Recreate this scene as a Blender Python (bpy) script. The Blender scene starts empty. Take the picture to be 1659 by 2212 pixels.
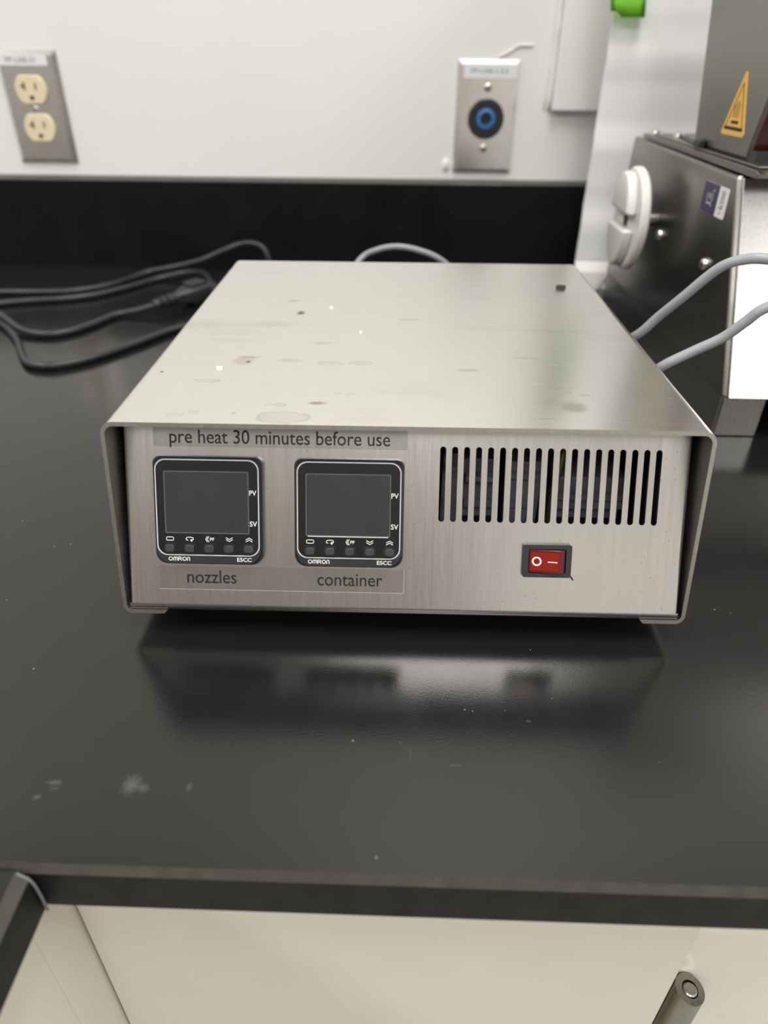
import bpy, bmesh, math, random
from mathutils import Vector, Matrix
random.seed(7)
S = bpy.context.scene
COL = S.collection

# ------------------------------------------------------------------ camera
CAM_POS = Vector((-0.0024265, -0.23728467, 0.2252973))
FW = Vector((-0.02204667, 0.83499063, -0.54982233))
RT = Vector((0.99950696, 0.03070639, 0.00655439))
DN = Vector((0.02235591, -0.54940674, -0.83525592))
cd = bpy.data.cameras.new('camera')
cam = bpy.data.objects.new('camera', cd)
COL.objects.link(cam)
m = Matrix((RT, -DN, -FW)).transposed().to_4x4()
m.translation = CAM_POS
cam.matrix_world = m
cd.sensor_fit = 'HORIZONTAL'
cd.sensor_width = 36.0
cd.lens = 36.0 * 1492.577 / 1659.0
cd.clip_start = 0.01
cd.dof.use_dof = True
cd.dof.focus_distance = 0.335
cd.dof.aperture_fstop = 8.2
S.camera = cam

# ------------------------------------------------------------------ world, lights, exposure
w = bpy.data.worlds.new('world')
S.world = w
w.use_nodes = True
w.node_tree.nodes['Background'].inputs[0].default_value = (0.9, 0.92, 1.0, 1)
w.node_tree.nodes['Background'].inputs[1].default_value = 0.05
CEIL = 1.85


def troffer(x, y, sx, sy, power):
    ld = bpy.data.lights.new('ceiling_lamp', 'AREA')
    ld.shape = 'RECTANGLE'
    ld.size, ld.size_y = sx, sy
    ld.energy = power
    ld.color = (1.0, 0.99, 0.965)
    lo = bpy.data.objects.new('ceiling_lamp', ld)
    COL.objects.link(lo)
    lo.location = (x, y, CEIL - 0.012)


for lx, ly in ((0.16, -0.22), (-1.66, -0.22), (1.98, -0.22), (0.16, -2.35), (-1.66, -2.35), (1.98, -2.35)):
    troffer(lx, ly, 0.6, 1.2, 25)
S.view_settings.view_transform = 'Standard'
S.view_settings.look = 'None'
S.view_settings.gamma = 1.0
S.view_settings.use_curve_mapping = False
S.view_settings.exposure = 0.12
S.cycles.use_denoising = True
S.cycles.max_bounces = 6
S.cycles.adaptive_threshold = 0.03
S.cycles.sample_clamp_indirect = 8.0

# ------------------------------------------------------------------ material helpers


class NT:
    def __init__(self, name):
        self.m = bpy.data.materials.new(name)
        self.m.use_nodes = True
        self.t = self.m.node_tree
        self.b = self.t.nodes['Principled BSDF']

    def n(self, typ, **kw):
        nd = self.t.nodes.new(typ)
        for k, v in kw.items():
            if hasattr(nd, k):
                setattr(nd, k, v)
        return nd

    def l(self, a, b):
        self.t.links.new(a, b)

    def val(self, key, v):
        self.b.inputs[key].default_value = v

    def coords(self, scale=(1, 1, 1), rot=(0, 0, 0)):
        tc = self.n('ShaderNodeTexCoord')
        mp = self.n('ShaderNodeMapping')
        mp.inputs['Scale'].default_value = scale
        mp.inputs['Rotation'].default_value = rot
        self.l(tc.outputs['Object'], mp.inputs['Vector'])
        return mp.outputs['Vector']

    def noise(self, vec, scale, detail=3.0, rough=0.55):
        nz = self.n('ShaderNodeTexNoise')
        nz.inputs['Scale'].default_value = scale
        nz.inputs['Detail'].default_value = detail
        nz.inputs['Roughness'].default_value = rough
        self.l(vec, nz.inputs['Vector'])
        return nz.outputs['Fac']

    def rng(self, v, a, b, c, d):
        mr = self.n('ShaderNodeMapRange')
        for i, x in enumerate((a, b, c, d)):
            mr.inputs[i + 1].default_value = x
        self.l(v, mr.inputs[0])
        return mr.outputs[0]

    def math(self, op, a, b=None):
        nd = self.n('ShaderNodeMath', operation=op)
        for i, x in enumerate((a, b)):
            if x is None:
                continue
            if isinstance(x, (int, float)):
                nd.inputs[i].default_value = x
            else:
                self.l(x, nd.inputs[i])
        return nd.outputs[0]

    def mix(self, fac, a, b):
        mx = self.n('ShaderNodeMix', data_type='RGBA')
        for sock, x in ((mx.inputs[0], fac), (mx.inputs[6], a), (mx.inputs[7], b)):
            if isinstance(x, (int, float)):
                sock.default_value = x
            elif isinstance(x, tuple):
                sock.default_value = (*x, 1) if len(x) == 3 else x
            else:
                self.l(x, sock)
        return mx.outputs[2]

    def bump(self, h, strength, dist):
        bp = self.n('ShaderNodeBump')
        bp.inputs['Strength'].default_value = strength
        bp.inputs['Distance'].default_value = dist
        self.l(h, bp.inputs['Height'])
        self.l(bp.outputs[0], self.b.inputs['Normal'])


def plain(name, col, rough=0.5, metal=0.0, var=0.08, scale=60, bump=0.0, spec=0.5, coat=0.0):
    k = NT(name)
    v = k.coords()
    f = k.noise(v, scale, 1.0)
    lo = tuple(max(0, c * (1 - var)) for c in col)
    hi = tuple(min(1, c * (1 + var)) for c in col)
    k.l(k.mix(f, lo, hi), k.b.inputs['Base Color'])
    k.l(k.rng(f, 0.3, 0.7, max(0.02, rough * 0.9), min(1, rough * 1.1)), k.b.inputs['Roughness'])
    k.val('Metallic', metal)
    k.val('Specular IOR Level', spec)
    k.val('Coat Weight', coat)
    if bump:
        k.bump(k.noise(v, scale * 8, 2), bump, 0.0005)
    return k.m


def brushed(name, col, rough, along, stains=None, smear=0.0, spread=0.05, bstr=0.12, specks=0.0):
    """Brushed stainless sheet; `along` is the axis of the brush lines."""
    k = NT(name)
    sc = [1700, 1700, 1700]
    sc['xyz'.index(along)] = 45
    line = k.noise(k.coords(tuple(sc)), 1.0, 2.5, 0.6)
    sc2 = [500, 500, 500]
    sc2['xyz'.index(along)] = 8
    line2 = k.noise(k.coords(tuple(sc2)), 1.0, 2.0, 0.5)
    f = k.math('ADD', k.math('MULTIPLY', line, 0.6), k.math('MULTIPLY', line2, 0.4))
    base = k.mix(k.rng(f, 0.3, 0.7, 0, 1), tuple(c * (1 - spread) for c in col), tuple(min(1, c * (1 + spread)) for c in col))
    rg = k.rng(f, 0.3, 0.7, rough * 0.88, rough * 1.12)
    plainv = k.coords()
    if smear:
        sm = k.noise(k.coords((14, 60, 14)), 1.0, 5, 0.6)
        base = k.mix(k.rng(sm, 0.56, 0.72, 0, smear), base, (0.42, 0.40, 0.35))
    if specks:
        vo = k.n('ShaderNodeTexVoronoi')
        vo.inputs['Scale'].default_value = 260
        k.l(plainv, vo.inputs['Vector'])
        msk = k.math('LESS_THAN', vo.outputs['Distance'], 0.10)
        gate = k.math('GREATER_THAN', k.noise(plainv, 30, 2), 0.52)
        base = k.mix(k.math('MULTIPLY', k.math('MULTIPLY', msk, gate), specks), base, (0.30, 0.26, 0.22))
    if stains:
        wob = k.math('MULTIPLY', k.math('SUBTRACT', k.noise(plainv, 260, 2), 0.5), 0.7)
        sep = k.n('ShaderNodeSeparateXYZ')
        k.l(plainv, sep.inputs[0])
    for (cx, cy, rx, ry, c, a, ring) in (stains or []):
        dx = k.math('DIVIDE', k.math('SUBTRACT', sep.outputs[0], cx), rx)
        dy = k.math('DIVIDE', k.math('SUBTRACT', sep.outputs[1], cy), ry)
        d = k.math('SQRT', k.math('ADD', k.math('MULTIPLY', dx, dx), k.math('MULTIPLY', dy, dy)))
        d = k.math('ADD', d, wob)
        if ring:
            msk = k.rng(k.math('ABSOLUTE', k.math('SUBTRACT', d, 0.9)), 0.0, 0.14, a, a * 0.45)
            msk = k.math('MULTIPLY', msk, k.rng(d, 0.98, 1.06, 1, 0))
        else:
            msk = k.rng(d, 0.45, 1.1, a, 0)
        base = k.mix(msk, base, c)
        rg = k.math('ADD', rg, k.math('MULTIPLY', msk, 0.10))
    k.l(base, k.b.inputs['Base Color'])
    k.l(rg, k.b.inputs['Roughness'])
    k.val('Metallic', 1.0)
    k.bump(f, bstr, 0.00006)
    return k.m


def bench_mat():
    k = NT('black_bench_resin')
    v = k.coords()
    f = k.noise(v, 14, 4)
    base = k.mix(f, (0.0075, 0.0075, 0.0075), (0.011, 0.0105, 0.010))
    # pale dust specks and rubbed marks lying on the top
    vo = k.n('ShaderNodeTexVoronoi')
    vo.inputs['Scale'].default_value = 110
    k.l(v, vo.inputs['Vector'])
    gate = k.math('GREATER_THAN', k.noise(v, 55, 1), 0.60)
    spk = k.math('MULTIPLY', k.math('LESS_THAN', vo.outputs['Distance'], 0.045), gate)
    base = k.mix(k.math('MULTIPLY', spk, 0.55), base, (0.35, 0.34, 0.32))
    sep = k.n('ShaderNodeSeparateXYZ')
    k.l(v, sep.inputs[0])
    dn = k.noise(v, 900, 3)
    for (cx, cy, rx, ry, a) in ((-.099, -.0822, .0035, .0042, .24), (-.0942, -.0835, .002, .0018, .2), (-.1278, -.0823, .003, .0011, .2),
                                (-.1316, -.0885, .0014, .0012, .2), (-.0777, -.0824, .0012, .0018, .16), (-.127, -.0848, .002, .0007, .12),
                                (.0212, -.0695, .0030, .0005, .1), (.052, -.0475, .0012, .0005, .22), (.004, -.0655, .0004, .004, .08)):
        dx = k.math('DIVIDE', k.math('SUBTRACT', sep.outputs[0], cx), rx)
        dy = k.math('DIVIDE', k.math('SUBTRACT', sep.outputs[1], cy), ry)
        d = k.math('ADD', k.math('SQRT', k.math('ADD', k.math('MULTIPLY', dx, dx), k.math('MULTIPLY', dy, dy))), k.math('MULTIPLY', k.math('SUBTRACT', dn, 0.5), 1.6))
        base = k.mix(k.rng(d, 0.2, 1.2, a * 0.5, 0), base, (0.45, 0.44, 0.42))
    k.l(base, k.b.inputs['Base Color'])
    k.l(k.rng(k.noise(v, 40, 3), 0.3, 0.7, 0.15, 0.19), k.b.inputs['Roughness'])
    k.val('Specular IOR Level', 0.55)
    k.bump(k.noise(v, 1300, 2, 0.5), 0.16, 0.0002)
    return k.m


M = {}
M['bench'] = bench_mat()
M['bench_edge'] = plain('worn_bench_edge', (0.036, 0.034, 0.026), 0.6, var=0.45, scale=160, bump=0.2)
M['bench_side'] = plain('bench_side_grey', (0.006, 0.006, 0.006), 0.55, var=0.2, spec=0.3, scale=80, bump=0.1)
M['splash'] = plain('black_backsplash', (0.004, 0.004, 0.0045), 0.38, var=0.1, scale=30, spec=0.3)
M['wall'] = plain('white_wall_paint', (0.81, 0.805, 0.78), 0.6, var=0.02, scale=6, bump=0.04)
M['room'] = plain('room_paint', (0.50, 0.47, 0.45), 0.7, var=0.03, scale=2)
M['room_white'] = plain('room_white_paint', (0.76, 0.745, 0.72), 0.7, var=0.03, scale=2)
M['door'] = plain('brown_door', (0.25, 0.205, 0.185), 0.5, var=0.1, scale=6)
M['ceil'] = plain('ceiling_white', (0.82, 0.81, 0.79), 0.8, var=0.03, scale=20)
M['floor'] = plain('floor_vinyl', (0.36, 0.35, 0.33), 0.45, var=0.1, scale=12)
M['caulk'] = plain('white_caulk', (0.82, 0.79, 0.74), 0.45, var=0.04, scale=80, bump=0.1)
M['cream'] = plain('cream_cabinet_paint', (0.70, 0.67, 0.575), 0.34, var=0.03, scale=40, bump=0.03)
M['cream_gloss'] = plain('cream_gloss_paint', (0.77, 0.74, 0.65), 0.22, var=0.03, scale=40, bump=0.02)
M['cream_edge'] = plain('cream_edge', (0.72, 0.66, 0.48), 0.5, var=0.05)
STAINS = [
    (-.0622, .169, .0028, .0042, (.10, .09, .09), .85, 0), (-.0525, .0268, .012, .0058, (.52, .49, .42), .55, 1),
    (.0726, .0421, .0068, .0066, (.36, .31, .27), .55, 0), (-.0814, .0904, .0060, .0065, (.48, .32, .26), .4, 0),
    (-.0785, .0895, .0014, .0022, (.20, .09, .07), .7, 0), (-.080, .096, .006, .002, (.40, .30, .24), .5, 0),
    (-.0390, .0417, .0045, .0019, (.36, .20, .12), .7, 0), (-.1146, .146, .016, .010, (.50, .47, .42), .26, 0),
    (-.078, .148, .016, .006, (.50, .47, .42), .26, 0), (.0299, .0826, .006, .0022, (.46, .38, .32), .45, 0),
    (-.0373, .089, .007, .0024, (.50, .47, .40), .5, 1), (-.0224, .0902, .006, .0026, (.52, .47, .42), .45, 1),
    (-.093, .0651, .006, .0022, (.46, .42, .35), .5, 1), (-.1175, .0749, .0011, .0012, (.10, .08, .06), .8, 0),
    (-.091, .0307, .0024, .002, (.48, .45, .38), .5, 1), (-.0737, .0305, .0014, .001, (.45, .42, .38), .5, 0),
    (-.060, .0395, .0022, .0017, (.46, .44, .38), .45, 1), (-.055, .0395, .0025, .002, (.44, .42, .36), .5, 1),
    (.0735, .0575, .0022, .0016, (.48, .45, .42), .5, 1), (.0805, .0545, .0024, .0012, (.48, .45, .42), .5, 1),
    (.001, .1596, .008, .0016, (.50, .46, .42), .5, 0), (-.0934, .1202, .014, .005, (.52, .50, .46), .24, 0),
    (.0992, .2201, .0035, .0012, (.14, .12, .10), .7, 0), (-.070, .193, .005, .0035, (.50, .48, .40), .45, 0),
    (-.044, .118, .007, .0022, (.52, .49, .44), .4, 0), (-.058, .092, .007, .003, (.52, .49, .43), .4, 0),
    (-.031, .053, .0020, .0014, (.48, .45, .4), .45, 1), (-.025, .0525, .0022, .0015, (.48, .45, .4), .45, 1),
    (-.098, .028, .004, .002, (.50, .47, .40), .4, 1), (.060, .1, .01, .0014, (.50, .47, .42), .35, 0)]
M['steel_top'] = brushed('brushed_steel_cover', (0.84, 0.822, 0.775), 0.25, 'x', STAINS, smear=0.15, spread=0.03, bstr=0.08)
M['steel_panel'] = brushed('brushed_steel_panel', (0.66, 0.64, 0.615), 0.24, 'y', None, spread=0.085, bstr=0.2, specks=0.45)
M['steel_edge'] = plain('cut_steel_edge', (0.46, 0.44, 0.39), 0.42, 1.0, var=0.2, scale=900)
M['steel_inner'] = plain('dull_inner_steel', (0.20, 0.19, 0.18), 0.5, 1.0, var=0.1, scale=60)  # same steel as the cover, colour darkened to paint in the gap's shade
M['steel_machine'] = brushed('machine_steel', (0.27, 0.26, 0.24), 0.31, 'y', None, bstr=0.08)
M['steel_front'] = brushed('machine_front_steel', (0.56, 0.545, 0.53), 0.28, 'z', None, bstr=0.08)
M['steel_plate'] = brushed('wall_plate_steel', (0.78, 0.755, 0.72), 0.26, 'z', None, bstr=0.06)
M['steel_plate_b'] = brushed('polished_wall_plate_steel', (0.93, 0.905, 0.88), 0.22, 'z', None, bstr=0.05)
M['chrome'] = plain('screw_metal', (0.72, 0.70, 0.67), 0.22, 1.0, var=0.1, scale=400)
M['hinge'] = plain('hinge_steel', (0.42, 0.40, 0.36), 0.3, 1.0, var=0.15, scale=300)
M['abs'] = plain('black_abs', (0.022, 0.022, 0.026), 0.38, var=0.1, scale=200, bump=0.02)
M['abs_face'] = plain('gloss_black_face', (0.010, 0.010, 0.011), 0.22, var=0.2, scale=300)


def screen_mat():
    k = NT('unlit_display')
    v = k.coords()
    base = k.mix(k.noise(v, 80, 3), (0.024, 0.024, 0.025), (0.036, 0.034, 0.034))
    vo = k.n('ShaderNodeTexVoronoi')
    vo.inputs['Scale'].default_value = 700
    k.l(v, vo.inputs['Vector'])
    g = k.math('GREATER_THAN', k.noise(v, 300, 1), 0.62)
    base = k.mix(k.math('MULTIPLY', k.math('MULTIPLY', k.math('LESS_THAN', vo.outputs['Distance'], 0.09), g), 0.5), base, (0.4, 0.4, 0.39))
    k.l(base, k.b.inputs['Base Color'])
    k.val('Roughness', 0.3)
    return k.m


M['screen'] = screen_mat()
M['screen_rim'] = plain('display_rim', (0.09, 0.09, 0.09), 0.35)
M['button'] = plain('rubber_button', (0.034, 0.034, 0.036), 0.5, var=0.1, scale=300)
M['print_w'] = plain('white_print', (0.78, 0.78, 0.77), 0.5, var=0.03)
M['sealant'] = plain('grey_sealant', (0.16, 0.16, 0.17), 0.45, var=0.2, scale=200)
M['print_g'] = plain('grey_print', (0.58, 0.58, 0.58), 0.45, var=0.03)
M['ink'] = plain('black_ink', (0.012, 0.012, 0.013), 0.5, var=0.05)
M['interior'] = plain('dark_interior', (0.02, 0.02, 0.02), 0.6)
M['block'] = plain('grey_terminal', (0.30, 0.30, 0.32), 0.35, var=0.2, scale=90)
M['pcb'] = plain('yellow_green_wire', (0.10, 0.12, 0.02), 0.4)
M['rubber'] = plain('black_rubber', (0.015, 0.015, 0.015), 0.7)
M['cord'] = plain('black_cord', (0.022, 0.022, 0.023), 0.38, var=0.1, scale=100)
M['grey_cable'] = plain('grey_cable', (0.30, 0.315, 0.335), 0.42, var=0.05, scale=60)
M['ivory'] = plain('ivory_plastic', (0.78, 0.67, 0.47), 0.38, var=0.03)
M['slot'] = plain('dark_slot', (0.03, 0.022, 0.015), 0.6)
M['socket'] = plain('socket_black', (0.02, 0.02, 0.024), 0.35)
M['blue'] = plain('blue_ring', (0.04, 0.17, 0.42), 0.4)
M['white_label'] = plain('white_label', (0.78, 0.78, 0.79), 0.5, var=0.02)
M['grey_ink'] = plain('grey_ink', (0.20, 0.20, 0.21), 0.6)
M['hdpe'] = plain('white_plastic', (0.74, 0.72, 0.68), 0.38, var=0.02, scale=20)
M['sheet'] = plain('pale_grey_sheet', (0.92, 0.915, 0.905), 0.34, var=0.02, scale=8)
M['flap'] = plain('white_flap', (0.86, 0.84, 0.79), 0.45, var=0.02)
M['note'] = plain('green_note', (0.27, 0.68, 0.05), 0.6, var=0.05, scale=20)
M['yellow'] = plain('warning_yellow', (0.82, 0.47, 0.07), 0.45, var=0.04)
M['purple'] = plain('purple_print', (0.035, 0.024, 0.085), 0.4, var=0.1)
M['flake'] = plain('white_flake', (0.9, 0.89, 0.85), 0.6)
M['crumb'] = plain('dark_crumb', (0.03, 0.028, 0.025), 0.7)


def amber():
    k = NT('amber_acrylic')
    k.l(k.mix(k.noise(k.coords(), 20), (0.06, 0.010, 0.006), (0.095, 0.022, 0.010)), k.b.inputs['Base Color'])
    k.val('Roughness', 0.15)
    k.val('Transmission Weight', 0.35)
    return k.m


def red_lens():
    k = NT('red_rocker_lens')
    v = k.coords((2300, 2300, 0))
    wv = k.n('ShaderNodeTexChecker')
    wv.inputs['Scale'].default_value = 1.0
    k.l(v, wv.inputs['Vector'])
    k.l(k.mix(wv.outputs['Fac'], (0.15, 0.005, 0.004), (0.32, 0.018, 0.008)), k.b.inputs['Base Color'])
    k.val('Roughness', 0.2)
    return k.m


def tape():
    k = NT('clear_label_tape')
    f = k.noise(k.coords((900, 60, 900)), 1.0, 2)
    k.l(k.mix(f, (0.40, 0.385, 0.36), (0.50, 0.48, 0.45)), k.b.inputs['Base Color'])
    k.val('Metallic', 0.9)
    k.val('Roughness', 0.36)
    k.val('Alpha', 0.17)
    return k.m


M['amber'] = amber()
M['lens'] = red_lens()
M['lens_dark'] = plain('dark_red_plastic', (0.11, 0.010, 0.014), 0.25, var=0.1)
M['tape'] = tape()

# ------------------------------------------------------------------ object helpers


def obj(name, bm, mat, parent=None, mtx=None, smooth=None, mats=None):
    me = bpy.data.meshes.new(name)
    if smooth is not None:
        for f in bm.faces:
            f.smooth = True
    bm.normal_update()
    bm.to_mesh(me)
    bm.free()
    for x in (mats or [mat]):
        me.materials.append(M[x])
    if smooth is not None and smooth < 3:
        me.set_sharp_from_angle(angle=smooth)
    o = bpy.data.objects.new(name, me)
    COL.objects.link(o)
    if parent:
        o.parent = parent
    if mtx is not None:
        o.matrix_local = mtx
    return o


def tag(o, label=None, cat=None, group=None, kind=None):
    for k_, v_ in (('label', label), ('category', cat), ('group', group), ('kind', kind)):
        if v_:
            o[k_] = v_
    return o


def empty(name, loc, label, cat, rz=0.0, group=None):
    o = bpy.data.objects.new(name, None)
    COL.objects.link(o)
    o.location = loc
    o.rotation_euler = (0, 0, rz)
    o.empty_display_size = 0.02
    return tag(o, label, cat, group)


def bx(bm, x0, x1, y0, y1, z0, z1, bev=0.0, seg=2):
    vs = [bm.verts.new(p) for p in ((x0, y0, z0), (x1, y0, z0), (x1, y1, z0), (x0, y1, z0), (x0, y0, z1), (x1, y0, z1), (x1, y1, z1), (x0, y1, z1))]
    fs = [bm.faces.new([vs[i] for i in q]) for q in ((3, 2, 1, 0), (4, 5, 6, 7), (0, 1, 5, 4), (1, 2, 6, 5), (2, 3, 7, 6), (3, 0, 4, 7))]
    if bev:
        es = list({e for f in fs for e in f.edges})
        bmesh.ops.bevel(bm, geom=es, offset=bev, segments=seg, affect='EDGES', profile=0.5)
    return bm


def boxbm(*a, **k):
    return bx(bmesh.new(), *a, **k)


def prism(bm, pts, axis, a, b, bev=0.0, seg=2):
    """Extrude a closed 2-D outline along an axis ('x': pts are (y,z); 'y': (x,z); 'z': (x,y))."""
    def P(p, t):
        return {'x': (t, p[0], p[1]), 'y': (p[0], t, p[1]), 'z': (p[0], p[1], t)}[axis]
    A = [bm.verts.new(P(p, a)) for p in pts]
    B = [bm.verts.new(P(p, b)) for p in pts]
    n = len(pts)
    fs = [bm.faces.new(A), bm.faces.new(list(reversed(B)))]
    for i in range(n):
        fs.append(bm.faces.new((A[i], B[i], B[(i + 1) % n], A[(i + 1) % n])))
    bmesh.ops.recalc_face_normals(bm, faces=fs)
    if bev:
        bmesh.ops.bevel(bm, geom=list({e for f in fs for e in f.edges}), offset=bev, segments=seg, affect='EDGES', profile=0.5)
    return bm


def rrect(x0, x1, y0, y1, r, n=6, rs=None):
    rs = rs or (r, r, r, r)
    out = []
    for (cx, cy, a0, q) in ((x1, y1, 0, rs[0]), (x0, y1, 90, rs[1]), (x0, y0, 180, rs[2]), (x1, y0, 270, rs[3])):
        sx = -1 if cx == x1 else 1
        sy = -1 if cy == y1 else 1
        for i in range(n + 1):
            a = math.radians(a0 + 90 * i / n)
            out.append((cx + sx * q + q * math.cos(a), cy + sy * q + q * math.sin(a)))
    return out


def circ(cx, cy, r, n=32, ry=None):
    return [(cx + r * math.cos(2 * math.pi * i / n), cy + (ry or r) * math.sin(2 * math.pi * i / n)) for i in range(n)]


def holed(bm, outer, holes, z0, z1):
    """Flat plate (in local xy) with real holes, from z0 up to z1."""
    allf = []
    loops = [outer] + holes
    rings = []
    for z in (z1, z0):
        es, rg = [], []
        for lp in loops:
            vs = [bm.verts.new((p[0], p[1], z)) for p in lp]
            rg.append(vs)
            es += [bm.edges.new((vs[i], vs[(i + 1) % len(vs)])) for i in range(len(vs))]
        r = bmesh.ops.triangle_fill(bm, use_beauty=True, use_dissolve=False, edges=es, normal=(0, 0, 1))
        allf += [g for g in r['geom'] if isinstance(g, bmesh.types.BMFace)]
        rings.append(rg)
    for A, B in zip(*rings):
        for i in range(len(A)):
            j = (i + 1) % len(A)
            allf.append(bm.faces.new((A[i], A[j], B[j], B[i])))
    bmesh.ops.recalc_face_normals(bm, faces=bm.faces[:])
    return bm


def frame(bm, outer, inner, z0, z1):
    n = len(outer)
    V = [[bm.verts.new((p[0], p[1], z)) for p in lp] for lp, z in ((outer, z1), (inner, z1), (inner, z0), (outer, z0))]
    for k_ in range(4):
        A, B = V[k_], V[(k_ + 1) % 4]
        for i in range(n):
            j = (i + 1) % n
            bm.faces.new((A[i], A[j], B[j], B[i]))
    bmesh.ops.recalc_face_normals(bm, faces=bm.faces[:])
    return bm


def spline(pts, n=10):
    P = [Vector(p) for p in pts]
    P = [P[0] * 2 - P[1]] + P + [P[-1] * 2 - P[-2]]
    out = []
    for i in range(1, len(P) - 2):
        p0, p1, p2, p3 = P[i - 1:i + 3]
        for k_ in range(n):
            t = k_ / n
            out.append(0.5 * ((2 * p1) + (p2 - p0) * t + (2 * p0 - 5 * p1 + 4 * p2 - p3) * t * t + (3 * p1 - p0 - 3 * p2 + p3) * t ** 3))
    out.append(P[-2])
    return out


def tube(bm, path, r, sides=14):
    up = Vector((0, 0, 1))
    rings = []
    t0 = (path[1] - path[0]).normalized()
    nrm = t0.cross(up)
    nrm = nrm.normalized() if nrm.length > 1e-4 else Vector((1, 0, 0))
    for i, p in enumerate(path):
        t = (path[min(i + 1, len(path) - 1)] - path[max(i - 1, 0)]).normalized()
        nrm = (nrm - t * nrm.dot(t)).normalized()
        bn = t.cross(nrm)
        rr = r[i] if isinstance(r, (list, tuple)) else r
        rings.append([bm.verts.new(p + (nrm * math.cos(a) + bn * math.sin(a)) * rr) for a in [2 * math.pi * k_ / sides for k_ in range(sides)]])
    for A, B in zip(rings, rings[1:]):
        for k_ in range(sides):
            bm.faces.new((A[k_], A[(k_ + 1) % sides], B[(k_ + 1) % sides], B[k_]))
    bm.faces.new(list(reversed(rings[0])))
    bm.faces.new(rings[-1])
    bmesh.ops.recalc_face_normals(bm, faces=bm.faces[:])
    return bm


def lathe(bm, prof, axis_m=None, n=40):
    """Revolve (radius, height) pairs about local z."""
    mt = axis_m or Matrix()
    rings = []
    for r, h in prof:
        if r < 1e-7:
            rings.append([bm.verts.new(mt @ Vector((0, 0, h)))])
        else:
            rings.append([bm.verts.new(mt @ Vector((r * math.cos(2 * math.pi * i / n), r * math.sin(2 * math.pi * i / n), h))) for i in range(n)])
    for A, B in zip(rings, rings[1:]):
        for i in range(n):
            j = (i + 1) % n
            a = [A[0]] if len(A) == 1 else [A[i], A[j]]
            b = [B[0]] if len(B) == 1 else [B[j], B[i]]
            if len(a) + len(b) > 2:
                bm.faces.new(a + b)
    bmesh.ops.recalc_face_normals(bm, faces=bm.faces[:])
    return bm


def stroke(bm, pts, w, closed=False, z0=0.0, z1=0.00006):
    """Flat printed stroke along a 2-D polyline, with rounded joints."""
    P = [Vector(p) for p in pts]
    segs = list(zip(P, P[1:])) + ([(P[-1], P[0])] if closed else [])
    k_ = 0
    for a, b in segs:
        d = b - a
        if d.length < 1e-9:
            continue
        d.normalize()
        n = Vector((-d.y, d.x)) * (w / 2)
        prism(bm, [tuple(a - n), tuple(b - n), tuple(b + n), tuple(a + n)], 'z', z0, z1 + k_ * 1e-8)
        k_ += 1
    for q in P:
        prism(bm, circ(q.x, q.y, w / 2, 10), 'z', z0, z1 - 1e-8)
    return bm


def text_bm(body, width, height_ref, ref='x', bold=0.0, z1=0.00005, spacing=1.0):
    """Lettering fitted to `width`, with cap/x height scaled so that the letter `ref` is `height_ref` tall; baseline at y=0, left at x=0."""
    def mk(s):
        cu = bpy.data.curves.new('t', 'FONT')
        cu.body = s
        cu.size = 1.0
        cu.resolution_u = 4
        cu.space_character = spacing
        cu.offset = bold
        cu.fill_mode = 'BOTH'
        cu.extrude = 0.0001
        o = bpy.data.objects.new('t', cu)
        COL.objects.link(o)
        dg = bpy.context.evaluated_depsgraph_get()
        me = bpy.data.meshes.new_from_object(o.evaluated_get(dg))
        bpy.data.objects.remove(o)
        bpy.data.curves.remove(cu)
        return me
    r = mk(ref)
    rh = max(v.co.y for v in r.vertices)
    bpy.data.meshes.remove(r)
    me = mk(body)
    x0 = min(v.co.x for v in me.vertices)
    x1 = max(v.co.x for v in me.vertices)
    bm = bmesh.new()
    bm.from_mesh(me)
    bpy.data.meshes.remove(me)
    sx = width / (x1 - x0)
    sy = height_ref / rh
    for v in bm.verts:
        v.co = Vector(((v.co.x - x0) * sx, v.co.y * sy, z1 if v.co.z > 0 else 0.0))
    return bm


def shift(bm, dx, dy, dz=0.0):
    bmesh.ops.translate(bm, vec=(dx, dy, dz), verts=bm.verts[:])
    return bm


def join(a, b):
    me = bpy.data.meshes.new('tmp')
    b.to_mesh(me)
    b.free()
    a.from_mesh(me)
    bpy.data.meshes.remove(me)
    return a


T = Matrix.Translation
# ------------------------------------------------------------------ the room
YW = 0.69534          # wall face
YB = 0.65631          # backsplash face
YE = -0.11474         # bench front edge
BT = 0.0225           # bench thickness
FLOOR = -0.90
tag(obj('floor', boxbm(-3.2, 3.2, -4.2, YW + 0.1, FLOOR - 0.05, FLOOR), 'floor'), kind='structure')
tag(obj('ceiling', boxbm(-3.2, 3.2, -4.2, YW + 0.1, CEIL, CEIL + 0.05), 'ceil'), kind='structure')
WB = tag(obj('wall_back', boxbm(-3.2, 3.2, YW, YW + 0.1, FLOOR, CEIL), 'wall'), kind='structure')
tag(obj('wall_front', boxbm(-3.2, 3.2, -4.3, -4.2, FLOOR, CEIL), 'room_white'), kind='structure')
tag(obj('wall_left', boxbm(-3.3, -3.2, -4.2, YW + 0.1, FLOOR, CEIL), 'room'), kind='structure')
tag(obj('wall_right', boxbm(3.2, 3.3, -4.2, YW + 0.1, FLOOR, CEIL), 'room_white'), kind='structure')
for i, x in enumerate((-2.15, -0.80)):  # unseen door pair, added to give the steel front panel a darker reflection
    D_ = tag(obj('door_%d' % (i + 1), boxbm(x, x + 1.34, -4.2, -4.155, FLOOR, 1.20, bev=.004), 'door'), kind='structure')
    obj('door_handle', tube(bmesh.new(), [Vector((x + (1.24 if i == 0 else .10), -4.12, z)) for z in (-.02, .28)], .012), 'chrome', D_, smooth=3)

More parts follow.
